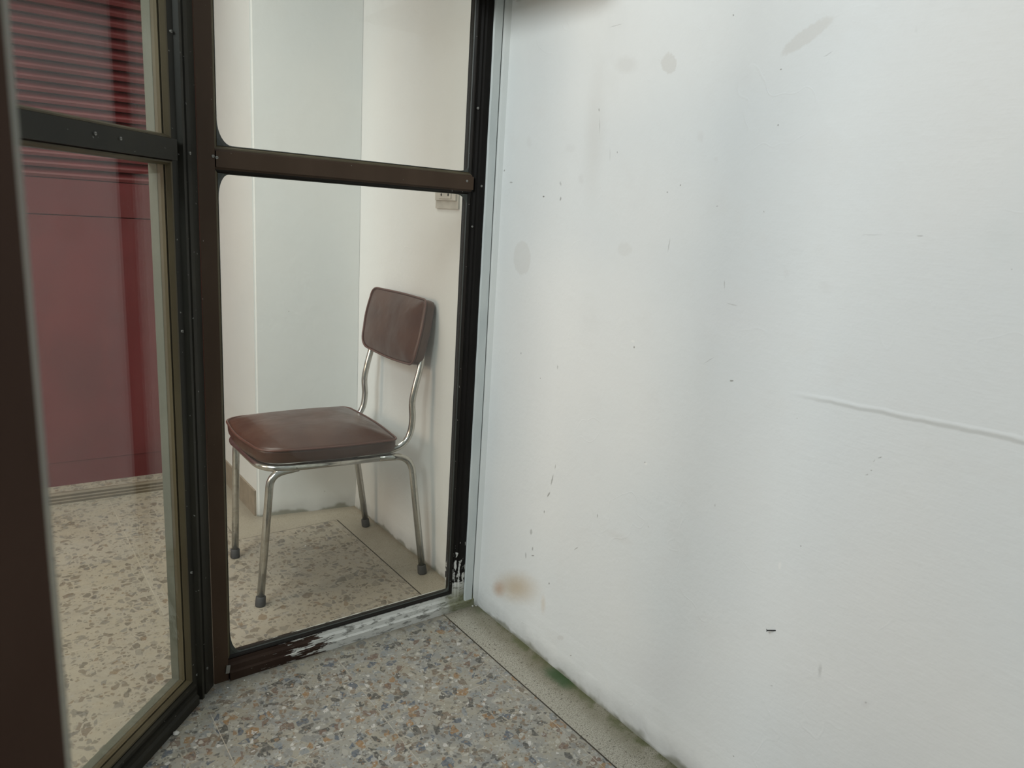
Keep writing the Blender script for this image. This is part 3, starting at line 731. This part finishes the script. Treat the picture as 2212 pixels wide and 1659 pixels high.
# ------------------------------------------------------------------ chair
ch = empty('chair', (-.33, .48, 0)); props(ch, 'brown vinyl padded chair with chrome tube legs standing behind the glass against the wall', 'chair')
ch_o = Vector((-.33, .48, 0))
def clink(name, bm, mat, parent=None, smooth=True):
    if True:
        for v in bm.verts: v.co -= ch_o
    return link(name, bm, mat, parent or ch, smooth)
def quad_outline(cs, radii, k=8, bow=0.0):
    """closed rounded quadrilateral, plan view"""
    out = []; n = len(cs)
    for i in range(n):
        p, a, b = Vector(cs[i]), Vector(cs[i - 1]), Vector(cs[(i + 1) % n])
        u, v = (a - p).normalized(), (b - p).normalized(); r = radii[i]
        for j in range(k + 1):
            t = j / k; out.append((1 - t) ** 2 * (p + u * r) + 2 * t * (1 - t) * p + t * t * (p + v * r))
        q = Vector(cs[(i + 1) % n]); rn = radii[(i + 1) % n]
        s, e = p + v * r, q - v * rn
        for j in range(1, 10):
            t = j / 10; pt = s.lerp(e, t); nn = Vector((v.y, -v.x)) if len(v) == 2 else v
            out.append(pt + nn * bow * math.sin(t * math.pi))
    return out
def cushion(name, outline, zf, thick, crown, piping_r, mat_parent, place, sides=(0, .25, .75, 1.0)):
    """outline: list of 2D points; place(u, v, w) -> world, w = height above the underside"""
    bm = bmesh.new(); n = len(outline)
    cxy = sum(outline, Vector((0, 0))) / n
    rings = []
    def ring(s, w): rings.append([bm.verts.new(place(cxy.x + (p.x - cxy.x) * s, cxy.y + (p.y - cxy.y) * s, w)) for p in outline])
    for s, w in ((.90, 0.0), (.965, .0), (.988, thick * .12), (.997, thick * .4), (1.0, thick * .75), (1.0, thick)): ring(s, w)
    for i in range(1, 15):
        s = 1 - i / 15; e = 1 - s
        ring(s, thick + crown * (1 - (1 - min(1, e * 1.25)) ** 2.4) if e < .8 else thick + crown)
    for i in range(len(rings) - 1):
        for k in range(n): bm.faces.new((rings[i][k], rings[i][(k + 1) % n], rings[i + 1][(k + 1) % n], rings[i + 1][k]))
    bm.faces.new(rings[0]); bm.faces.new(rings[-1])
    c = clink(name, bm, M['vinyl'])
    bm = bmesh.new(); tube(bm, [place(cxy.x + (p.x - cxy.x) * 1.004, cxy.y + (p.y - cxy.y) * 1.004, thick + .0008) for p in outline], piping_r * 1.35, 8, closed=True)
    clink('piping', bm, M['piping'], c)
    return c
# seat
V2 = lambda x, y: Vector((x, y))
seat_out = quad_outline([V2(-.551, .303), V2(-.134, .272), V2(-.114, .700), V2(-.549, .690)], [.075, .035, .045, .075], bow=.010)
def seat_place(u, v, w):
    tilt = .014 * ((-u - .10) / .45)          # front a little higher
    return Vector((u, v, .4215 + w + tilt * .6))
cushion('seat', seat_out, 0, .040, .034, .0026, ch, seat_place)
# backrest: u across (y), v up, w = thickness towards the sitter
TN = Vector((-.045 - (-.087), 0, .898 - .692)); BH = TN.length; TN.normalize(); TF = Vector((-TN.z, 0, TN.x))
def back_place(u, v, w):
    t = (u - .480) / .195
    curve = .016 * (1 - t * t)              # concave towards the sitter
    base = Vector((-.087, u, .690)) + TN * v
    top_dip = -.006 * (1 - t * t) * (v / BH)
    return base - TF * (.040 - w) - TF * curve * .6 + TN * top_dip
back_out = quad_outline([V2(.290, 0), V2(.672, 0), V2(.668, BH), V2(.290, BH)], [.040, .060, .040, .030], bow=.006)
cushion('backrest', back_out, 0, .036, .018, .0024, ch, back_place)
bm = bmesh.new()
ob = quad_outline([V2(.300, .01), V2(.644, .01), V2(.644, BH - .01), V2(.300, BH - .01)], [.04] * 4, bow=.004)
ra = [bm.verts.new(back_place(p.x, p.y, -.002)) for p in ob]; rb = [bm.verts.new(back_place(p.x, p.y, .0015)) for p in ob]
for k in range(len(ob)): bm.faces.new((ra[k], ra[(k + 1) % len(ob)], rb[(k + 1) % len(ob)], rb[k]))
bm.faces.new(ra); bm.faces.new(rb)
clink('back_panel', bm, M['piping'], smooth=False)
# chrome tubes
R = .0112
zr = .4085
def tb(name, path, r=R, parent=None):
    bm = bmesh.new(); tube(bm, path, r, 18); return clink(name, bm, M['chrome'], parent)
frame = fillet([(-.19, .2945, .4053), (-.540, .312, .4145), (-.540, .676, .4145), (-.19, .6883, .4053)], [.085, .085], 12)
tb('seat_frame', frame)
def leg(path, foot, top_r=.0):
    o = tb('leg', path)
    a = Vector(path[-1]); b = Vector(path[-3]); d = (a - b).normalized()
    bm = bmesh.new(); f = Vector(foot); e = f - d * .030
    tube(bm, [e, e + d * .002, f - d * .004, f], [R + .0012, R + .0030, R + .0040, R + .0032], 18)
    for v in bm.verts: v.co.z = max(v.co.z, 0.0)
    clink('rubber_foot', bm, M['rubber'], o)
def straight(a, b, n=4): return [Vector(a).lerp(Vector(b), i / n) for i in range(n + 1)]
leg(fillet([(-.19, .2945, .4053), (-.082, .287, .3985), (-.047, .249, .012)], [.075], 14) , (-.0465, .248, 0))
leg(fillet([(-.19, .6883, .4053), (-.100, .692, .3985), (-.048, .672, .012)], [.075], 14), (-.0475, .672, 0))
leg(fillet([(-.440, .309, .4085), (-.519, .316, .3985), (-.556, .307, .012)], [.062], 12), (-.5565, .307, 0))
leg(fillet([(-.440, .677, .4085), (-.512, .672, .3985), (-.530, .648, .012)], [.062], 12), (-.5305, .648, 0))
for yy, xo in ((.300, 0), (.655, .004)):
    p = catmull([(-.26 + xo, yy + .006, .4170), (-.20 + xo, yy + .005, .4180), (-.150 + xo, yy + .004, .4205), (-.108 + xo, yy + .002, .434), (-.082 + xo, yy, .466), (-.0735 + xo, yy, .515),
                 (-.0765 + xo, yy, .570), (-.067 + xo, yy, .622), (-.050 + xo, yy + .003, .682), (-.038 + xo, yy + .012, .74), (-.026 + xo, yy + .016, .80), (-.018 + xo, yy + .016, .84)], 7)
    tb('back_tube', p, .0105)
